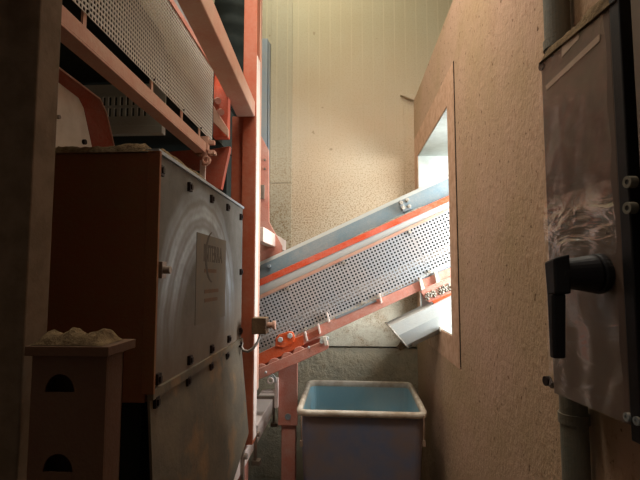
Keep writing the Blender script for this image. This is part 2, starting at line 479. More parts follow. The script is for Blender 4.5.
# ------------------------------------------------------------------ hopper cabinet
XP = -.45
hop = empty('hopper', (-.6, 1.5, Z(-.75)), 'large dark red hopper cabinet with dusty steel side cover wiped in arcs', 'hopper')
yN, yF = 1.060, 1.985
zt = Z(.300); zs = Z(-.268)
hb = MB()
hb.box(-.74, XP - .012, yN, yN + .012, zs - .02, zt)                       # front sheet
hb.box(-.74, -.728, yN, yF, zs - .02, zt)                                 # left sheet
hb.box(-.74, XP - .012, yF - .012, yF, zs - .02, zt - .03)
hb.box(XP - .02, XP - .008, yN + .012, yF, zs - .02, zt)
obj('housing', hb, 'brown', hop, bevel=.002, label='dark red front of the hopper')
obj('edge_flange', MB().box(XP - .02, XP + .010, yN - .004, yN + .006, zs, zt), 'brown', hop, bevel=.001)
sp_ = MB().prism([(XP - .006, yN, zt), (XP - .006, yF, zt), (XP - .006, yF, zs), (XP - .006, yN, zs)], (.006, 0, 0))
side = obj('side_cover', sp_, 'hopper_side', hop, bevel=.001, label='steel side cover with wiped arcs in its dust')
obj('top_flange', MB().box(XP - .04, XP + .006, yN, yF, zt - .003, zt + .006), 'greymetal', hop)
xl0, xl1 = XP, XP + .035
low = MB().hexa([(xl0 - .006, yN, zs - .008), (xl0 - .006, yF, zs - .008), (xl1 - .006, yF + .02, Z(-.66)), (xl1 - .006, yN + .02, Z(-.95))],
                [(xl0, yN, zs - .008), (xl0, yF, zs - .008), (xl1, yF + .02, Z(-.66)), (xl1, yN + .02, Z(-.95))])
obj('lower_cover', low, 'hopper_low', hop, label='slanted dusty lower side cover')
obj('lower_body', MB().box(-.72, XP - .05, yN + .07, yF - .1, Z(-.70), zs - .02), 'dark', hop)
for lx, ly in ((-.70, 1.16), (-.58, 1.16), (-.70, 1.84), (-.58, 1.84)):
    obj('leg', MB().box(lx - .02, lx + .02, ly - .02, ly + .02, 0, Z(-.70)), 'brown', hop)
obj('seam_flange', MB().box(XP - .006, XP + .008, yN, yF, zs - .014, zs + .008), 'hopper_low', hop)
for (bx, by) in [(160, 170), (190, 187), (212, 199), (228, 207.5), (241, 217), (241, 272), (240.5, 331),
                 (158, 379), (190, 360), (212, 349), (229, 339), (156, 402), (188, 381), (211, 366), (227, 355.5), (240, 344)]:
    q = PX(bx, by, XP + .004)
    q.y = min(max(q.y, yN + .018), yF - .012)
    m_ = MB().box(XP - .002, XP + .009, q.y - .011, q.y + .011, q.z - .013, q.z + .013)
    m_.box(XP + .009, XP + .013, q.y - .006, q.y + .006, q.z - .007, q.z + .007)
    obj('bolt', m_, 'darkbolt', hop, bevel=.001)
q = PX(161, 270, XP + .006)
lt = MB().box(XP, XP + .014, q.y - .012, q.y + .014, q.z - .02, q.z + .02).cyl((XP + .01, q.y, q.z), (XP + .03, q.y, q.z), .009)
obj('latch', lt, 'bolt', hop, bevel=.001, label='small steel latch')
# label plate with print
def onp(px, py, dx=0.0): return PX(px, py, XP + dx)
a = onp(197, 232, .001); b = onp(224, 240, .001)
c0 = onp(197, 325, .001)
lab = MB().box(XP, XP + .0012, a.y, b.y + .03, c0.z, a.z)
labp = obj('name_plate', lab, 'labelsheet', hop, label='faded name plate under dust')
pa = onp(203.5, 261, .0015)
tm = text_mesh('INTERRA', .078, (XP + .0014, pa.y, pa.z), (0, .70, 0), (0, 0, 1), (1, 0, 0), .0004)
obj('lettering', tm, 'ink', labp, label='grey lettering INTERRA')
cr = MB()
cc = onp(214, 256, 0); pts = []
for i in range(15):
    ang = math.radians(100 + i * 12)
    wv_ = .003 + .016 * math.sin(math.pi * min(1, i / 14)) ** 1.2
    pts.append((math.cos(ang), math.sin(ang), wv_))
outer = [Vector((XP + .0014, cc.y - .02 + .085 * x, cc.z - .005 + .085 * y)) for x, y, _ in pts]
inner = [Vector((XP + .0014, cc.y - .02 + (.085 - w_) * x, cc.z - .005 + (.085 - w_) * y)) for x, y, w_ in pts]
for i in range(14):
    cr.prism([outer[i], outer[i + 1], inner[i + 1], inner[i]], (.0005, 0, 0))
obj('crescent_mark', cr, 'ink', labp)
bl = MB()
for (x0_, y0_, x1_) in [(204, 270, 216), (204, 291, 218), (204, 300, 217)]:
    p0 = onp(x0_, y0_); p1 = onp(x1_, y0_)
    bl.box(XP + .0013, XP + .0018, p0.y, p1.y, p0.z - .008, p0.z + .004)
obj('print_lines', bl, 'brownprint', labp)
obj('dust_ridge', mound([(-.738, yN + .025, zt - .002), (XP + .0, yN + .025, zt - .002)], .06, .024, 6.3, nx=110, rag=.35), 'dust', hop, smooth=True)
obj('dust_ridge', mound([(XP - .02, yN, zt + .002), (XP - .02, yF - .4, zt + .002)], .05, .022, 5.7, nx=70, wdir=(1, 0, 0)), 'dust', hop, smooth=True)

# ------------------------------------------------------------------ steel frame with post, top beam, bottom rail
fr_ = empty('machine_frame', (-.42, 2.05, 0), 'orange steel frame post with heavy top beam and dusty bottom rail beside the hopper', 'frame')
obj('post', MB().box(-.460, -.3985, 2.0, 2.07, Z(-.71), Z(2.0)), 'postpaint', fr_, bevel=.003, label='tall orange upright post')
obj('post_daylit_edge', MB().box(-.3985, -.3955, 2.002, 2.068, Z(-.69), Z(1.0)), 'daylit_dust', fr_, label='pale side of the post with daylight painted in')  # thin strip paints daylight on the side facing the opening
obj('post_web', MB().box(-.515, -.461, 2.03, 2.11, Z(-.66), Z(.73)), 'postpaint', fr_, bevel=.002)
obj('post_foot', MB().box(-.48, -.435, 2.02, 2.10, 0, Z(-.79)), 'red_dusty', fr_, bevel=.002)
obj('top_beam', MB().hexa([(-.455, .4, Z(.83)), (-.40, .4, Z(.83)), (-.40, .4, Z(.93)), (-.455, .4, Z(.93))], [(-.485, 1.999, Z(.715)), (-.404, 1.999, Z(.715)), (-.404, 1.999, Z(.785)), (-.485, 1.999, Z(.785))]), 'pink_dusty', fr_, bevel=.004, label='heavy dusty pink top beam running to the post')
obj('post_flange', MB().box(-.43, -.3955, 2.071, 2.11, Z(-.5), Z(1.9)), 'pink_dusty', fr_, bevel=.002, label='pale dusty flange on the post')
obj('bottom_rail', MB().box(-.53, -.43, 1.25, 2.95, Z(-.80), Z(-.71)), 'daylit_dust', fr_, bevel=.003, label='dusty bottom rail with daylight painted in')  # daylight is put into the rail's pale colour
for yy in (1.93, 2.2, 2.75):
    m_ = MB().box(-.532, -.418, yy - .012, yy + .012, Z(-.71), Z(-.695)).box(-.430, -.418, yy - .014, yy + .014, Z(-.85), Z(-.695))
    m_.box(-.44, -.40, yy - .02, yy + .02, Z(-.865), Z(-.845)).cyl((-.43, yy, Z(-.73)), (-.405, yy, Z(-.73)), .012)
    obj('clamp', m_, 'bolt', fr_, bevel=.002)
# short cross rail to the back wall and its orange bracket
obj('cross_rail', MB().box(-.43, -.385, 2.14, 2.96, Z(.165), Z(.235)), 'daylit_dust', fr_, bevel=.003, label='dusty cross rail with daylight painted in, reaching to the back wall')  # pale colour imitates daylight from the opening
gp = [PY(258, 130, 2.5), PY(268.5, 150, 2.5), PY(269, 222, 2.5), PY(282, 246, 2.5), PY(282, 262, 2.5), PY(250, 262, 2.5), PY(250, 130, 2.5)]
br = obj('bracket_plate', MB().prism(gp, (0, .02, 0)), 'red_dusty', fr_, bevel=.002, label='red bracket plate behind the post')
q0 = PY(261, 185, 2.49); q1 = PY(264.5, 199, 2.49)
obj('slotted_lug', MB().box(q0.x, q1.x, 2.48, 2.50, q1.z, q0.z), 'bolt', br, bevel=.003)
for (a_, b_) in ((265, 160), (265, 169)):
    q = PY(a_, b_, 2.5); obj('rivet', MB().cyl((q.x, 2.492, q.z), (q.x, 2.50, q.z), .006), 'bolt', br)

# grey channel fixed to the back wall
g0 = PY(261.5, 40, 2.96); g1 = PY(269, 150, 2.96)
gc = MB().box(g0.x - .01, g1.x - .012, 2.94, 2.995, Z(.55), g0.z).box(g1.x - .008, g1.x, 2.95, 2.995, Z(.55), g0.z - .02)
obj('cable_channel', gc, 'greymetal', bevel=.002, label='narrow upright grey metal channel on the back wall beside the post', cat='channel')

# ------------------------------------------------------------------ limit switch with its cable
sw = empty('limit_switch', PY(263, 333, 1.97), 'small brown limit switch with cable on the post in front of the mesh', 'switch')
q = PY(253.5, 333, 1.975); q2 = PY(268, 317, 1.975)
obj('housing', MB().box(q.x, q2.x, 1.93, 1.998, q.z, q2.z), 'sensor', sw, bevel=.004)
q3 = PY(271, 325, 1.965)
obj('cap', MB().cyl((q2.x, 1.965, q3.z), (q2.x + .022, 1.965, q3.z), .012).cyl((q2.x + .022, 1.965, q3.z), (q2.x + .034, 1.965, q3.z), .019), 'pink_dusty', sw, bevel=.002)
cpts = [PY(px_, py_, yy) for px_, py_, yy in ((260, 333, 1.97), (259.5, 338, 1.96), (257, 343, 1.95), (253, 348.5, 1.945), (248, 351.5, 1.95), (243.5, 350.5, 1.955), (241.5, 347, 1.97), (242, 343, 1.985))]
obj('cable', MB().tube(cpts, .006, 10), 'cable', sw, smooth=True)

# ------------------------------------------------------------------ upper screening machine behind the guard
sm = empty('screening_machine', (-.8, 1.3, Z(.3)), 'upper screening machine behind perforated grey guard at top left', 'machine')
XG = -.52
for k, (ya, yb_) in enumerate(((.45, .872), (.874, 1.30), (1.302, 1.74))):
    L = yb_ - ya
    obj('perforated_guard', plate((XG, ya, Z(.528)), (0, 1, 0), (0, 0, 1), L, .285, int(L / .0115), 24, .66, border=0, holev=.62), 'mesh2', sm, solid=.0015,
        label='perforated grey guard panel')
obj('guard_frame', MB().box(XG - .02, XG + .004, .45, 1.745, Z(.813), Z(.835)), 'red_dusty', sm, bevel=.002)
obj('guard_rail', MB().box(XG - .03, XG, .45, 1.9, Z(.836), Z(.875)), 'greymetal', sm, bevel=.002)
obj('lower_rail', MB().box(XG - .004, XG + .002, .45, 1.66, Z(.465), Z(.499)).box(XG - .038, XG + .002, .45, 1.66, Z(.460), Z(.465)), 'pink_dusty', sm,
    bevel=.001, label='dusty pink angle rail under the guard')
for yy in (.865, 1.19, 1.42, 1.60):
    obj('tab', MB().box(XG - .008, XG - .003, yy - .006, yy + .006, Z(.495), Z(.534)), 'pink_dusty', sm)
    obj('tab_screw', MB().cyl((XG, yy, Z(.535)), (XG + .004, yy, Z(.535)), .003, 10), 'darkbolt', sm)
obj('drum', MB().box(-1.25, -.575, .55, 1.42, Z(.625), Z(.78)), 'dark', sm, bevel=.02, label='dark rubber underside of the machine')
pl = plate((-1.28, 1.425, Z(.478)), (1, 0, 0), (0, 0, 1), .70, .148, 36, 4, .5, holev=.8)
obj('slotted_panel', pl, 'crate', sm, solid=.006, label='grey slotted plastic panel')
obj('slotted_panel_lip', MB().box(-1.28, -.58, 1.40, 1.43, Z(.455), Z(.481)), 'crate', sm, bevel=.002)
obj('rear_body', MB().box(-1.5, -.62, 2.35, 2.5, 0, Z(.9)).box(-1.3, -.58, 1.45, 2.3, Z(.62), Z(.74)), 'dark', sm)
# side cover tray, whitish with a red flange
Yt = 1.13
out = [(50, 61), (58, 67), (100, 99), (106, 112), (114.5, 147.5), (50, 147.5)]
inn = [(50, 76), (57, 81), (79, 98), (84, 108), (92.5, 147.5), (50, 147.5)]
o3 = [PX(a_, b_, -.665) for a_, b_ in out]; i3 = [PX(a_, b_, -.70) for a_, b_ in inn]
fl = MB()
for i in range(4):
    fl.prism([o3[i], o3[i + 1], i3[i + 1], i3[i]], (-.003, 0, 0))
obj('red_flange', fl, 'brick', sm, label='red flange around the pale cover')
lipm = MB()
for i in range(4):
    lipm.cyl(o3[i], o3[i + 1], .0022, 8)
obj('flange_lip', lipm, 'pink_dusty', sm)
obj('pale_cover', MB().prism([PX(a_, b_, -.701) for a_, b_ in inn], (-.01, 0, 0)), 'white_cover', sm, label='pale cover panel')
for (a_, b_, r_, mt_) in ((84, 142, .007, 'darkbolt'), (58, 117, .005, 'bolt')):
    q = PX(a_, b_, -.699)
    obj('cover_clip', MB().cyl((-.702, q.y, q.z), (-.694, q.y, q.z), r_, 12), mt_, sm)
# brick red sheets below the guard's far end
def fp(pts, Y): return [PY(a_, b_, Y) for a_, b_ in pts]
obj('red_sheet', MB().prism(fp([(165, 152), (206, 149), (206, 170), (186, 170), (170, 158)], 1.93), (0, .02, 0)), 'brick', sm)
obj('red_box', MB().prism(fp([(205, 150), (230, 146), (221, 189), (205, 187)], 1.86), (0, .03, 0)), 'brick', sm, bevel=.002)
q0 = PY(214, 72, 1.80); q1 = PY(227.5, 137, 1.80)
obj('end_plate', MB().box(q0.x, q1.x, 1.80, 1.84, q1.z, Z(.86)), 'red', sm, bevel=.003)
for (a_, b_) in ((216, 100), (219, 111)):
    q = PY(a_, b_, 1.80)
    obj('knob', MB().cyl((q.x, 1.80, q.z), (q.x + .016, 1.765, q.z - .016), .009, 12).cyl((q.x + .016, 1.765, q.z - .016), (q.x + .022, 1.755, q.z - .022), .013, 12), 'red_dusty', sm)
q0 = PY(206, 118, 1.78); q1 = PY(227, 137, 1.78)
obj('end_rail', MB().prism(fp([(213, 105), (228, 129), (228, 137), (213, 122)], 1.76), (0, .02, 0)), 'pink_dusty', sm, bevel=.002)
# hanging clamp at the rail end
hc = MB()
q = PX(203, 145, XG)
Yh = 1.66
def bxp(mb, x0, y0_, x1, y1_, Y, th=.02):
    a_ = PY(x0, y0_, Y); b_ = PY(x1, y1_, Y)
    mb.box(min(a_.x, b_.x), max(a_.x, b_.x), Y, Y + th, min(a_.z, b_.z), max(a_.z, b_.z)); return mb
bxp(hc, 200, 136, 208, 150, Yh); bxp(hc, 208, 140, 214, 144, Yh); bxp(hc, 208, 150, 214.5, 154, Yh, .03); bxp(hc, 202, 148, 207, 165, Yh + .005, .012)
hc.ring(PY(206, 160, Yh), (0, 1, 0), .017, .009, .012, 18)
hgr = obj('hanging_clamp', hc, 'pink_dusty', sm, bevel=.002, label='dusty clamp at the end of the angle rail')
obj('hanger_strap', bxp(MB(), 200, 160, 205, 186, Yh + .02, .006), 'daylit_dust', sm, label='pale hanging strap')
q = PY(197, 149, Yh)
obj('hanger_pivot', MB().cyl((q.x, Yh, q.z), (q.x, Yh + .04, q.z), .02, 16), 'brown', sm, bevel=.002)

# dark ribbed hose above, behind the top beam
hs = MB()
prof = []
for i in range(41):
    z_ = Z(.92) + i * .03
    s = i / 40
    prof.append((z_, .098 + .006 * math.sin(i * 1.6) + .012 * math.exp(-((s - .35) / .2) ** 2)))
n = 28; cx, cy = -.66, 2.55
hs.v = [Vector((cx + r * math.cos(2 * math.pi * k / n), cy + r * math.sin(2 * math.pi * k / n), z_)) for z_, r in prof for k in range(n)]
hs.f = [(i * n + k, i * n + (k + 1) % n, (i + 1) * n + (k + 1) % n, (i + 1) * n + k) for i in range(40) for k in range(n)] + [tuple(range(n)), tuple(range(40 * n, 41 * n))]
obj('suction_hose', hs, 'dark', smooth=True, label='fat dark ribbed hose rising between the top beam and the post', cat='hose')

# ------------------------------------------------------------------ conveyor
cvr = empty('conveyor', (0, 2.5, Z(-.6)), 'inclined belt conveyor with grey mesh side guard passing through the wall opening', 'conveyor')
def yl(p0, p1, x):   # y of the line through two pixels at x
    return p0[1] + (p1[1] - p0[1]) * (x - p0[0]) / (p1[0] - p0[0])
XA, XB = 232, 500
def strip(top, bot, Y, th, mat, name, xa=XA, xb=XB, bevel=.002, Yt_=None, **k):
    Yt2 = Y if Yt_ is None else Yt_
    a0 = PY(xa, yl(*top, xa), Yt2); a1 = PY(xb, yl(*top, xb), Yt2)
    b0 = PY(xa, yl(*bot, xa), Y); b1 = PY(xb, yl(*bot, xb), Y)
    mb = MB().prism([a0, a1, b1, b0], (0, th, 0))
    return obj(name, mb, mat, cvr, bevel=bevel, **k)
T_grey = ((260, 262), (447, 175)); T_ridge = ((260, 265.5), (447, 179))
T_red = ((260, 279), (449, 195.4)); B_red = ((260, 286), (449, 201.5))
B_lt = ((260, 295), (449, 208)); T_mesh = ((260, 299), (450, 210.5)); B_mesh = ((260, 353), (450, 265.5))
YC = 2.33
strip(T_grey, T_ridge, YC + .055, .30, 'lightgrey', 'belt_cover_lip', Yt_=YC + .075)
strip(T_ridge, ((260, 279), (449, 195.4)), YC + .035, .02, 'bluegrey', 'belt_skirt', Yt_=YC + .055, label='blue-grey rubber skirt along the top')
strip(T_red, B_red, YC + .002, .04, 'red', 'side_rail', label='bright red side rail')
strip(B_red, B_lt, YC + .008, .03, 'lightgrey', 'guard_strip')
strip(B_lt, T_mesh, YC - .004, .012, 'pink_dusty', 'guard_edge', bevel=.001)
# three mesh guard panels
nse = [238, 308, 364.5, 431, 500]
for i in range(4):
    xa, xb = nse[i], nse[i + 1]
    p00 = PY(xa, yl(*B_mesh, xa), YC); p10 = PY(xb, yl(*B_mesh, xb), YC)
    p01 = PY(xa, yl(*T_mesh, xa), YC)
    u = (p10 - p00); Lu = u.length - .004; v = Vector((-u.z, 0, u.x)).normalized()
    Lv = (p01 - p00).dot(v)
    tz = (p01 - p00) - v * Lv
    nu = round(Lu / .0172); nv = 15
    mb = plate(p00, u, v, Lu, Lv, nu, nv, .55, border=0)
    # shear so that panel ends stay square to the belt line
    obj('mesh_guard', mb, 'mesh', cvr, solid=.002, label='grey perforated guard panel')
    e0 = p10 - u.normalized() * .004
    obj('guard_seam', MB().prism([e0, e0 + u.normalized() * .004, e0 + u.normalized() * .004 + v * Lv, e0 + v * Lv], (0, .012, 0)), 'mesh', cvr)
    for fq in (.06, .95):
        c_ = e0 + v * Lv * fq
        obj('guard_screw', MB().cyl(c_ + Vector((0, -.002, 0)), c_ + Vector((0, -.012, 0)), .008, 10), 'paledust', cvr)
# belt body seen through the holes
strip(((260, 305), (450, 217)), ((260, 322), (450, 234)), YC + .08, .3, 'dark', 'belt', label='dark carrying belt')
strip(((260, 332), (450, 244)), ((260, 341), (450, 252)), YC + .09, .3, 'paledust', 'return_belt', label='dusty return belt')
strip(((260, 296), (450, 208)), ((260, 350), (450, 262)), YC + .42, .02, 'dark', 'rear_side')
# lower rail and brackets
T_lr = ((333, 319), (451, 267)); B_lr = ((333, 331), (451, 276.5))
strip(T_lr, B_lr, YC - .002, .04, 'red_dusty', 'lower_rail', xa=296, label='dusty red lower rail')
strip(B_mesh, T_lr, YC + .004, .02, 'greymetal', 'lower_guard_strip', xa=300, bevel=0)
def bx3(name, pts, Y, th, mat, bevel=.002, par=None, label=None):
    return obj(name, MB().prism(fp(pts, Y), (0, th, 0)), mat, par or cvr, bevel=bevel, label=label)
for (x_, y_) in ((306, 337), (319, 329.5), (380.5, 299), (328, 318)):
    bx3('clip', [(x_ - 2, y_ - 5), (x_ - .4, y_ - 6), (x_ + 2, y_ + 3.5), (x_ + .4, y_ + 5)], YC - .02, .016, 'daylit_dust')
for (x_, y_) in ((421, 285), (436, 277.5)):
    bx3('clip', [(x_ - 2, y_ - 6), (x_ + .8, y_ - 6.5), (x_ + 4, y_ + 4), (x_ + .5, y_ + 6)], YC - .02, .016, 'white_cover')
# slot opening in the lower rail by the drive end
bx3('rail_slot', [(335, 316.5), (376, 299.5), (377, 301.5), (335.5, 319.5)], YC - .006, .006, 'greymetal')
bx3('rail_window', [(306, 334.5), (318, 329), (320, 335), (308.5, 340.5)], YC - .01, .01, 'brick')
# skirt bolts in the middle of the top
for (x_, y_) in ((401, 203), (407, 200), (403, 208), (409, 206.5)):
    q = PY(x_, y_, YC + .03)
    obj('splice_bolt', MB().cyl(q + Vector((0, .03, 0)), q + Vector((0, -.016, 0)), .010, 10), 'paledust', cvr, bevel=.002)
bx3('splice_plate', [(398, 202), (400, 199.5), (406, 207), (411, 205.5), (411.5, 209), (403, 212)], YC + .024, .01, 'greymetal')
for (x_, y_) in ((269, 266), (274, 276)):
    q = PY(x_, y_, YC + .03)
    obj('skirt_bolt', MB().cyl(q + Vector((0, .02, 0)), q + Vector((0, -.01, 0)), .009, 10), 'greymetal', cvr)
a_ = PY(352, yl(*T_red, 352), YC + .02); b_ = PY(428, yl(*T_red, 428), YC + .02)
obj('dust_ridge', mound([a_, b_], .03, .006, 8.8, nx=70, rag=.9), 'paledust', cvr, smooth=True)
# drive end: orange channel, bolted lug, rollers and lower plate
bx3('drive_channel', [(244, 361), (275, 346), (303, 335), (304, 345), (244, 374)], YC - .012, .03, 'orange', label='orange drive channel')
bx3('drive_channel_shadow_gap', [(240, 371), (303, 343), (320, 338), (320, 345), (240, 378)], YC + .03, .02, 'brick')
bx3('bolted_lug', [(275, 347), (275.5, 338), (279, 334.5), (289, 331), (293, 332), (295, 337), (294, 342), (284, 348)], YC - .022, .012, 'orange', .004)
for (x_, y_) in ((280.5, 339.5), (290, 335.5)):
    q = PY(x_, y_, YC - .022)
    obj('lug_bolt', MB().cyl(q, q + Vector((0, -.012, 0)), .014, 6), 'lightgrey', cvr, bevel=.002)
for (x_, y_) in ((262, 370), (275, 364.5), (288, 358.5), (300, 353)):
    q = PY(x_, y_, YC - .004)
    obj('roller_disc', MB().cyl(q, q + Vector((0, -.012, 0)), .033, 24), 'red_dusty', cvr, bevel=.003, label='dusty disc roller')
bx3('drive_plate', [(244, 375), (258, 369), (324, 340.5), (328, 341), (328.5, 348), (326, 350), (297, 363.5), (258, 380), (244, 386)], YC - .034, .014, 'red_dusty', .003,
    label='dusty red plate along the drive end')
for (x_, y_, r_) in ((322, 341, .012), (309, 347, .006), (327, 338, .010), (266, 372, .006)):
    q = PY(x_, y_, YC - .034)
    obj('plate_bolt', MB().cyl(q, q + Vector((0, -.014, 0)), r_, 10), 'lightgrey', cvr, bevel=.002)
bx3('hook', [(322, 337), (326, 336), (328, 345), (325, 346)], YC - .05, .012, 'white_cover')
# right end: dusty cover above the chute
bx3('cover_channel', [(421, 292), (423, 289), (500, 255), (500, 275), (430, 303), (426, 300)], YC - .02, .03, 'red_dusty')
bx3('orange_edge', [(432, 301), (500, 271), (500, 277), (434, 304)], YC - .026, .012, 'orange')
mbd = MB()
for i in range(70):
    s = random.random(); x_ = 425 + s * 27; yy = yl((425, 298), (452, 285.5), x_) + random.uniform(-3.5, 3.5)
    q = PY(x_, yy, YC - .022); r_ = random.uniform(.004, .009)
    mbd.cyl(q + Vector((0, .006, 0)), q + Vector((0, -.008, 0)), r_, 7, r_ * .5)
obj('clotted_dust', mbd, 'paledust', cvr, smooth=True, kind='stuff', label='clots of pale dust')
bx3('pale_plate', [(421, 291), (431, 303), (434, 318), (422, 318)], YC + .06, .01, 'lightgrey')

# ------------------------------------------------------------------ conveyor support leg
lg = empty('support_leg', (-.3, 2.42, 0), 'red support leg with bolt hole under the conveyor, left of the tub', 'support')
q0 = PY(278.5, 350, 2.42); q1 = PY(297.5, 426, 2.42)
pt = MB().box(q0.x, q1.x, 2.42, 2.432, q1.z, q0.z)
obj('upper_plate', pt, 'red_dusty', lg, bevel=.004)
q = PY(288, 416.5, 2.42)
obj('plate_bolt', MB().ring((q.x, 2.42, q.z), (0, -1, 0), .016, .009, .006).cyl((q.x, 2.419, q.z), (q.x, 2.416, q.z), .009), 'greymetal', lg)
q0 = PY(281.5, 420, 2.435); q1 = PY(295.5, 426, 2.435)
obj('shank', MB().box(q0.x, q1.x, 2.434, 2.49, 0.008, q0.z), 'red_dusty', lg, bevel=.003)
obj('foot_plate', MB().box(q0.x - .04, q1.x + .04, 2.41, 2.51, 0, .008), 'red_dusty', lg)
hk = MB()
bxp(hk, 261, 391, 276, 393.5, 2.40, .04); bxp(hk, 274.5, 378, 278, 408, 2.40, .02); hk.ring(PY(270.5, 380.5, 2.40), (0, -1, 0), .018, .009, .012)
obj('rail_hook', hk, 'daylit_dust', lg, bevel=.002)
arcs = MB()
for r_ in (.022, .032, .042):
    c_ = PY(268, 381, 2.40); prev = None; pts = []
    for i in range(8):
        an = math.radians(-10 + i * 13)
        pts.append(c_ + Vector((r_ * math.cos(an), 0, r_ * math.sin(an))))
    arcs.tube(pts, .003, 6)
obj('hose_loop', arcs, 'lightgrey', lg, smooth=True)

# ------------------------------------------------------------------ discharge chute
ch = empty('discharge_chute', PY(400, 350, 2.3), 'pale grey folded metal chute tipping out of the opening above the tub', 'chute')
A0 = PY(389.5, 327, 2.25); A1 = PY(452, 296.5, 2.25)
d = (A1 - A0).normalized(); A1 = A0 + d * .75
B0 = PY(403, 351, 2.25)
nrm = Vector((d.z, 0, -d.x))            # downwards, square to the chute
h = .145
def sec(s, dv, y):                       # point on the chute: s along, dv down, y depth
    return A0 + d * s + nrm * dv + Vector((0, y, 0))
prof = [(0.0, .02), (.055, 0.0), (.115, .02), (.142, .07), (.142, .15), (.10, .20), (.0, .205)]
skew = .28
def shell(inset):
    r_ = []
    for dv, y in prof:
        yy = y + (inset if y < .1 else -inset); dd = dv + (inset if dv < .05 else (-inset if dv > .1 else 0))
        r_.append((dd, yy))
    return r_
po, pi_ = shell(0), shell(.004)
mb = MB(); n = len(po)
r0 = [sec(dv * skew, dv, y) for dv, y in po]; r1 = [sec(.7, dv, y) for dv, y in po]
s0 = [sec(dv * skew, dv, y) for dv, y in pi_]; s1 = [sec(.7, dv, y) for dv, y in pi_]
mb.v = r0 + r1 + s0 + s1
for i in range(n):
    j = (i + 1) % n
    mb.f += [(i, j, n + j, n + i), (2 * n + i, 3 * n + i, 3 * n + j, 2 * n + j), (i, 2 * n + i, 2 * n + j, j)]
obj('duct', mb, 'lightgrey', ch, bevel=.0015)
mb = MB()
for i in range(n):
    j = (i + 1) % n
    mb.cyl(r0[i], r0[j], .0045, 8)
obj('rolled_edge', mb, 'paledust', ch, smooth=True)
dl = mound([sec(.03, .128, .04), sec(.03, .128, .18)], .06, .022, 4.4, nx=24, ny=9, wdir=(1, 0, .45), rag=.8)
obj('caked_dust', dl, 'dust', ch, smooth=True)
q = PX(449, 330, XR - .01)
obj('mounting_clip', bxp(MB(), 440, 327, 449, 332, 2.24, .02), 'white_cover', ch, bevel=.001)

# ------------------------------------------------------------------ tub
tb = empty('plastic_tub', (.07, 2.4, 0), 'blue plastic tub with pale dusty rim standing below the chute', 'tub')
f0 = PY(296.0, 410.5, 2.10); f1 = PY(428.2, 408.5, 2.085)
zr = f0.z
b0 = Vector((PY(307.7, 381, 2.72).x, 2.72, zr)); b1 = Vector((PY(411.3, 380, 2.70).x, 2.70, zr))
f1.z = zr
def rring(inset, z, taper=0.0, r=.055, n=7):
    cs = [f0, f1, b1, b0]; cs = [Vector((c.x, c.y, 0)) for c in cs]
    ctr = sum(cs, Vector()) / 4
    out_ = []
    for i in range(4):
        c = cs[i]; pv = (cs[i - 1] - c).normalized(); nx_ = (cs[(i + 1) % 4] - c).normalized()
        c2 = c + (pv + nx_) * inset
        c2 = ctr + (c2 - ctr) * (1 - taper)
        rr_ = max(.012, r - inset * .6)
        p0 = c2 + pv * rr_; p1 = c2 + nx_ * rr_; 
        for k in range(n):
            t_ = k / (n - 1)
            out_.append(((p0 * (1 - t_) ** 2) + c2 * (2 * t_ * (1 - t_)) + p1 * t_ ** 2) + Vector((0, 0, z)))
    return out_
def loft(rings, close_top=False, close_bot=False):
    mb = MB(); n_ = len(rings[0])
    mb.v = [v for r_ in rings for v in r_]
    for a_ in range(len(rings) - 1):
        for k in range(n_):
            j = (k + 1) % n_
            mb.f.append((a_ * n_ + k, a_ * n_ + j, (a_ + 1) * n_ + j, (a_ + 1) * n_ + k))
    if close_bot: mb.f.append(tuple(range(n_)))
    if close_top: mb.f.append(tuple(range((len(rings) - 1) * n_, len(rings) * n_)))
    return mb
obj('body', loft([rring(.012, .02, .16), rring(.012, .3, .10), rring(.014, zr - .03, .0)], close_bot=True), 'tub_out', tb, smooth=False)
obj('inner_liner', loft([rring(.018, zr - .01, .0), rring(.024, .3, .10), rring(.024, .04, .16)], close_top=True), 'tub_in', tb, smooth=False, label='light blue inside of the tub')
rim = loft([rring(.012, zr - .026), rring(.0, zr - .024), rring(-.002, zr - .006), rring(.004, zr), rring(.016, zr + .001), rring(.023, zr - .005), rring(.020, zr - .03)])
obj('rim', rim, 'tub_rim', tb, smooth=True, label='pale dusty rolled rim')
for sx, px_ in ((-1, 301.5), (1, 424)):
    q = PY(px_, 416, 2.085); q2 = PY(px_, 443, 2.095)
    m_ = MB().tube([q, Vector((q.x, q.y - .004, q.z - .05)), q2], .0035, 8)
    m_.box(q2.x - .006, q2.x + .006, 2.085, 2.10, q2.z - .012, q2.z + .012)
    obj('handle', m_, 'boxlight', tb, smooth=False, label='hanging wire handle')
for fx in (-.13, .27):
    for fy in (2.25, 2.58):
        obj('foot', MB().cyl((fx, fy, 0), (fx, fy, .022), .025, 16), 'black', tb)

# ------------------------------------------------------------------ small capped duct at lower left
dk = empty('capped_duct', (-.4, .7, 0), 'short pink-brown upright duct with flat cap and half-round holes in front of the pillar', 'duct')
XC = -.34
q0 = PY(24, 356, .66); q1 = PY(108, 356, .66); q2 = PY(108, 347, .66)
capx0, capx1 = q0.x, q1.x
body_x0 = PY(31, 400, .672).x; body_x1 = PY(106, 400, .672).x
cap = obj('cap', MB().box(capx0, capx1, .66, .748, q0.z, q2.z), 'boxpink', dk, bevel=.001)
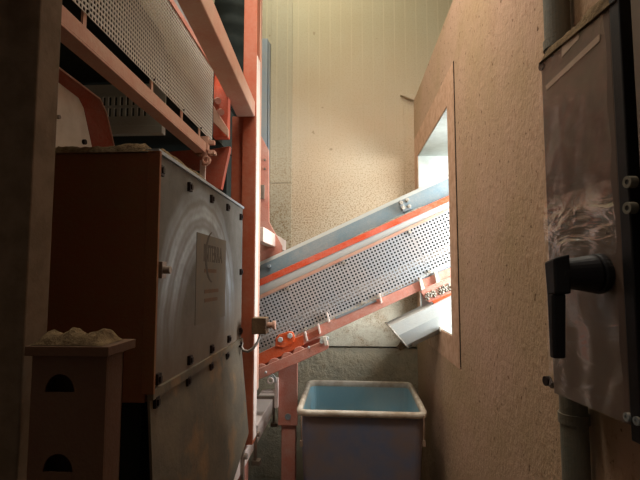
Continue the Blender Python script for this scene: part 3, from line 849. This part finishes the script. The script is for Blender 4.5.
# front sheet with two half-round holes
zc = q0.z; zb = 0.0
def front_sheet(y):
    mb = MB()
    holes = []
    for (hx, hy) in ((60, 392), (58, 472)):
        c_ = PY(hx, hy, y); holes.append((c_.x, c_.z))
    R_ = .0225; H_ = .026; x0_, x1_ = body_x0, body_x1
    cur = zc; n_ = 16
    for hx, hz in holes:
        topz = hz + H_ + .006
        mb.add([(x0_, y, cur), (x1_, y, cur), (x1_, y, topz), (x0_, y, topz)], [(0, 1, 2, 3)])
        arc = [(hx + R_ * math.cos(math.pi * k / n_), y, hz + H_ * math.sin(math.pi * k / n_)) for k in range(n_ + 1)]
        # right part, left part, strip above arc
        mb.add([(x1_, y, hz), (x1_, y, topz), (hx + R_, y, topz), (hx + R_, y, hz)], [(0, 1, 2, 3)])
        mb.add([(x0_, y, hz), (x0_, y, topz), (hx - R_, y, topz), (hx - R_, y, hz)], [(0, 1, 2, 3)])
        for k in range(n_):
            a1_, a2_ = arc[k], arc[k + 1]
            mb.add([a1_, a2_, (a2_[0], y, topz), (a1_[0], y, topz)], [(0, 1, 2, 3)])
        cur = hz
    mb.add([(x0_, y, cur), (x1_, y, cur), (x1_, y, zb), (x0_, y, zb)], [(0, 1, 2, 3)])
    return mb
obj('front_sheet', front_sheet(.672), 'boxpink', dk, solid=.003, label='front sheet with two half-round holes')
obj('side_sheet', MB().box(body_x1 - .003, body_x1, .674, .722, 0, zc).box(body_x0, body_x0 + .003, .674, .722, 0, zc).box(body_x0, body_x1, .719, .722, 0, zc), 'boxpink', dk)
obj('dust_heap', mound([(capx0 + .003, .700, q2.z + .001), (capx1 - .012, .700, q2.z + .001)], .072, .017, 2.2, nx=60, ny=16), 'dust',
    smooth=True, label='heap of brown dust lying on the duct cap', cat='dust', kind='stuff')

# ------------------------------------------------------------------ electrical enclosure on the right wall
en = empty('switch_enclosure', (.43, .79, Z(-.21)), 'tall grey-brown switch enclosure wrapped in wrinkled clear film on the right wall', 'electrical box')
Ef = Vector((.380, .882, 0)); En = Vector((.406, .697, 0))
dn = (En - Ef).normalized(); wn = Vector((-dn.y, dn.x, 0))      # wn points to... wall side fixed below
if wn.x < 0: wn = -wn
ez0, ez1 = Z(-.210), Z(.411); EL = (En - Ef).length
def ep(s, z, off=0.0):     # s along from far edge to near edge, off positive = out into the room
    p_ = Ef + dn * s - wn * off; return Vector((p_.x, p_.y, z))
def ebox(mb, s0, s1, z0, z1, o0, o1):
    mb.hexa([ep(s0, z0, o0), ep(s1, z0, o0), ep(s1, z1, o0), ep(s0, z1, o0)], [ep(s0, z0, o1), ep(s1, z0, o1), ep(s1, z1, o1), ep(s0, z1, o1)]); return mb
obj('box_body', MB().hexa([ep(.004, ez0 + .004, -.004), ep(EL - .004, ez0 + .004, -.004), ep(EL - .004, ez1 - .004, -.004), ep(.004, ez1 - .004, -.004)],
    [Vector((XR + .0, .875, ez0 + .004)), Vector((XR, .70, ez0 + .004)), Vector((XR, .70, ez1 - .004)), Vector((XR, .875, ez1 - .004))]), 'black', en)
dr = obj('door_panel', ebox(MB(), 0, EL, ez0, ez1, -.004, .004), 'enclosure', en, bevel=.002)
def at_e(px, py, off):     # where a photo point meets the door plane
    d_ = ray(px, py); p0 = Ef - wn * off
    t_ = (p0 - CP).dot(wn) / d_.dot(wn)
    P_ = CP + d_ * t_
    return (P_ - Ef).dot(dn), P_.z
def equad(pix, o0, o1):
    a_ = [at_e(x_, y_, o0) for x_, y_ in pix]
    mb = MB(); n_ = len(a_)
    return mb.prism([ep(s, z, o0) for s, z in a_], ep(0, 0, o1) - ep(0, 0, o0))
obj('tape_strip', equad([(546, 86), (600, 34), (600, 41), (547, 90)], .0045, .0055), 'tape', dr, label='pale tape strip')
obj('paper_label', equad([(562, 44), (579, 31), (579, 39), (562, 57)], .0045, .0052), 'tape', dr)
obj('keyhole_plate', equad([(573, 207), (576, 207), (576, 219), (573, 219)], .0045, .0058), 'labelsheet', dr)
obj('keyhole', equad([(574, 212), (575.3, 212), (575.3, 216), (574, 216)], .0058, .0063), 'black', dr)
# wrinkled clear film, a thin rumpled sheet
fm = MB(); nx_, nz_ = 46, 110
for j in range(nz_):
    for i in range(nx_):
        s = EL * (.01 + .97 * i / (nx_ - 1)); z_ = ez0 + (ez1 - ez0) * (.005 + .98 * j / (nz_ - 1))
        q_ = Vector((s * 22, z_ * 14, 1.3))
        wv_ = noise.noise(q_) * .0045 + noise.noise(Vector((s * 30 + z_ * 18, z_ * 75, 4))) * .0024 * max(0, 1 - abs(z_ - Z(.05)) / .14) + noise.noise(Vector((s * 40 - z_ * 20, z_ * 12, 9))) * .0009
        fm.v.append(ep(s, z_, .011 + wv_))
for j in range(nz_ - 1):
    for i in range(nx_ - 1):
        k = j * nx_ + i; fm.f.append((k, k + 1, k + nx_ + 1, k + nx_))
obj('clear_film', fm, 'film', en, smooth=True, label='wrinkled clear plastic film')
obj('hinge_strip', ebox(MB(), EL + .001, EL + .022, ez0 - .02, ez1 + .2, -.015, .006), 'black', en, bevel=.002, label='black hinge strip')
for (x_, y_) in ((628, 182), (628, 208)):
    s, z_ = at_e(x_, y_, .012)
    m_ = MB().cyl(ep(s, z_, .002), ep(s, z_, .012), .0085, 20).ring(ep(s, z_, .012), ep(0, 0, 1) - ep(0, 0, 0), .0085, .004, .002)
    hg = obj('hinge_pin', m_, 'conduit', en, label='round grey hinge boss')
    obj('socket', MB().cyl(ep(s, z_, .0125), ep(s, z_, .0132), .0042, 12), 'black', hg)
for (x_, y_) in ((627, 417), (637, 421)):
    s, z_ = at_e(x_, y_, .008)
    obj('corner_screw', MB().cyl(ep(s, z_, 0), ep(s, z_, .008), .006, 16).ring(ep(s, z_, .008), ep(0, 0, 1) - ep(0, 0, 0), .006, .003, .002), 'greymetal', en)
for (x_, y_) in ((542, 66), (546, 381)):
    s, z_ = at_e(x_, y_, .004)
    obj('corner_lug', MB().cyl(ep(s, z_, -.004), ep(s, z_, .006), .009, 16).cyl(ep(s - .006, z_, -.002), ep(s + .012, z_ - .006 * (1 if y_ > 200 else -1), -.002), .006, 10), 'darkbolt', en)
# dust along the top edge
tt = mound([ep(0, ez1 - .001, -.004), ep(EL + .02, ez1 - .001, -.004)], .024, .022, 12.2, nx=60, wdir=(1, 0, 0), rag=.8)
obj('dust_ridge', tt, 'dust', en, smooth=True)
# rotary handle
hs_, hz_ = .142, Z(.005)
kb = MB().cyl(ep(hs_, hz_, .004), ep(hs_, hz_, .018), .031, 28).cyl(ep(hs_, hz_, .018), ep(hs_ - .004, hz_, .075), .030, 28, .020)
kn = obj('rotary_switch', kb, 'black', en, bevel=.003, label='black rotary switch knob')
def lv(s, z_, off): return ep(hs_ + s, hz_ + z_, off)
lvm = MB()
lvm.hexa([lv(-.020, .022, .066), lv(.018, .030, .066), lv(.018, -.03, .066), lv(-.016, -.035, .066)], [lv(-.016, .018, .088), lv(.012, .024, .088), lv(.012, -.03, .088), lv(-.012, -.035, .088)])
lvm.hexa([lv(-.016, -.03, .068), lv(.008, -.03, .068), lv(.004, -.128, .070), lv(-.014, -.128, .070)], [lv(-.012, -.03, .088), lv(.004, -.03, .088), lv(.001, -.128, .088), lv(-.011, -.128, .088)])
obj('lever', lvm, 'black', kn, bevel=.003)

# second enclosure at the right edge
e2 = empty('side_enclosure', (.43, .55, Z(-.24)), 'second brown enclosure cut by the right edge of the picture', 'electrical box')
obj('box_body', MB().box(.415, XR - .001, .38, .655, Z(-.24), Z(.7)), 'enclosure', e2, bevel=.003)
obj('door_panel', MB().box(.404, .414, .38, .650, Z(-.24), Z(.7)), 'enclosure', e2, bevel=.002)
for zz in (.1, -.14):
    obj('corner_screw', MB().cyl((.407, .640, Z(zz)), (.402, .640, Z(zz)), .005, 14), 'greymetal', e2)

# conduits above and below the enclosure
cd = empty('conduit_pipe', (.425, .905, 0), 'upright grey conduit pipe running behind the film-wrapped enclosure', 'pipe')
xc, yc = .422, .908
obj('pipe', MB().cyl((xc, yc, 0), (xc, yc, Z(1.0)), .024, 28), 'conduit', cd, smooth=False, bevel=0)
for zz in (-.27, .45):
    obj('coupling', MB().cyl((xc, yc, Z(zz)), (xc, yc, Z(zz) + .018), .027, 28), 'conduit', cd)
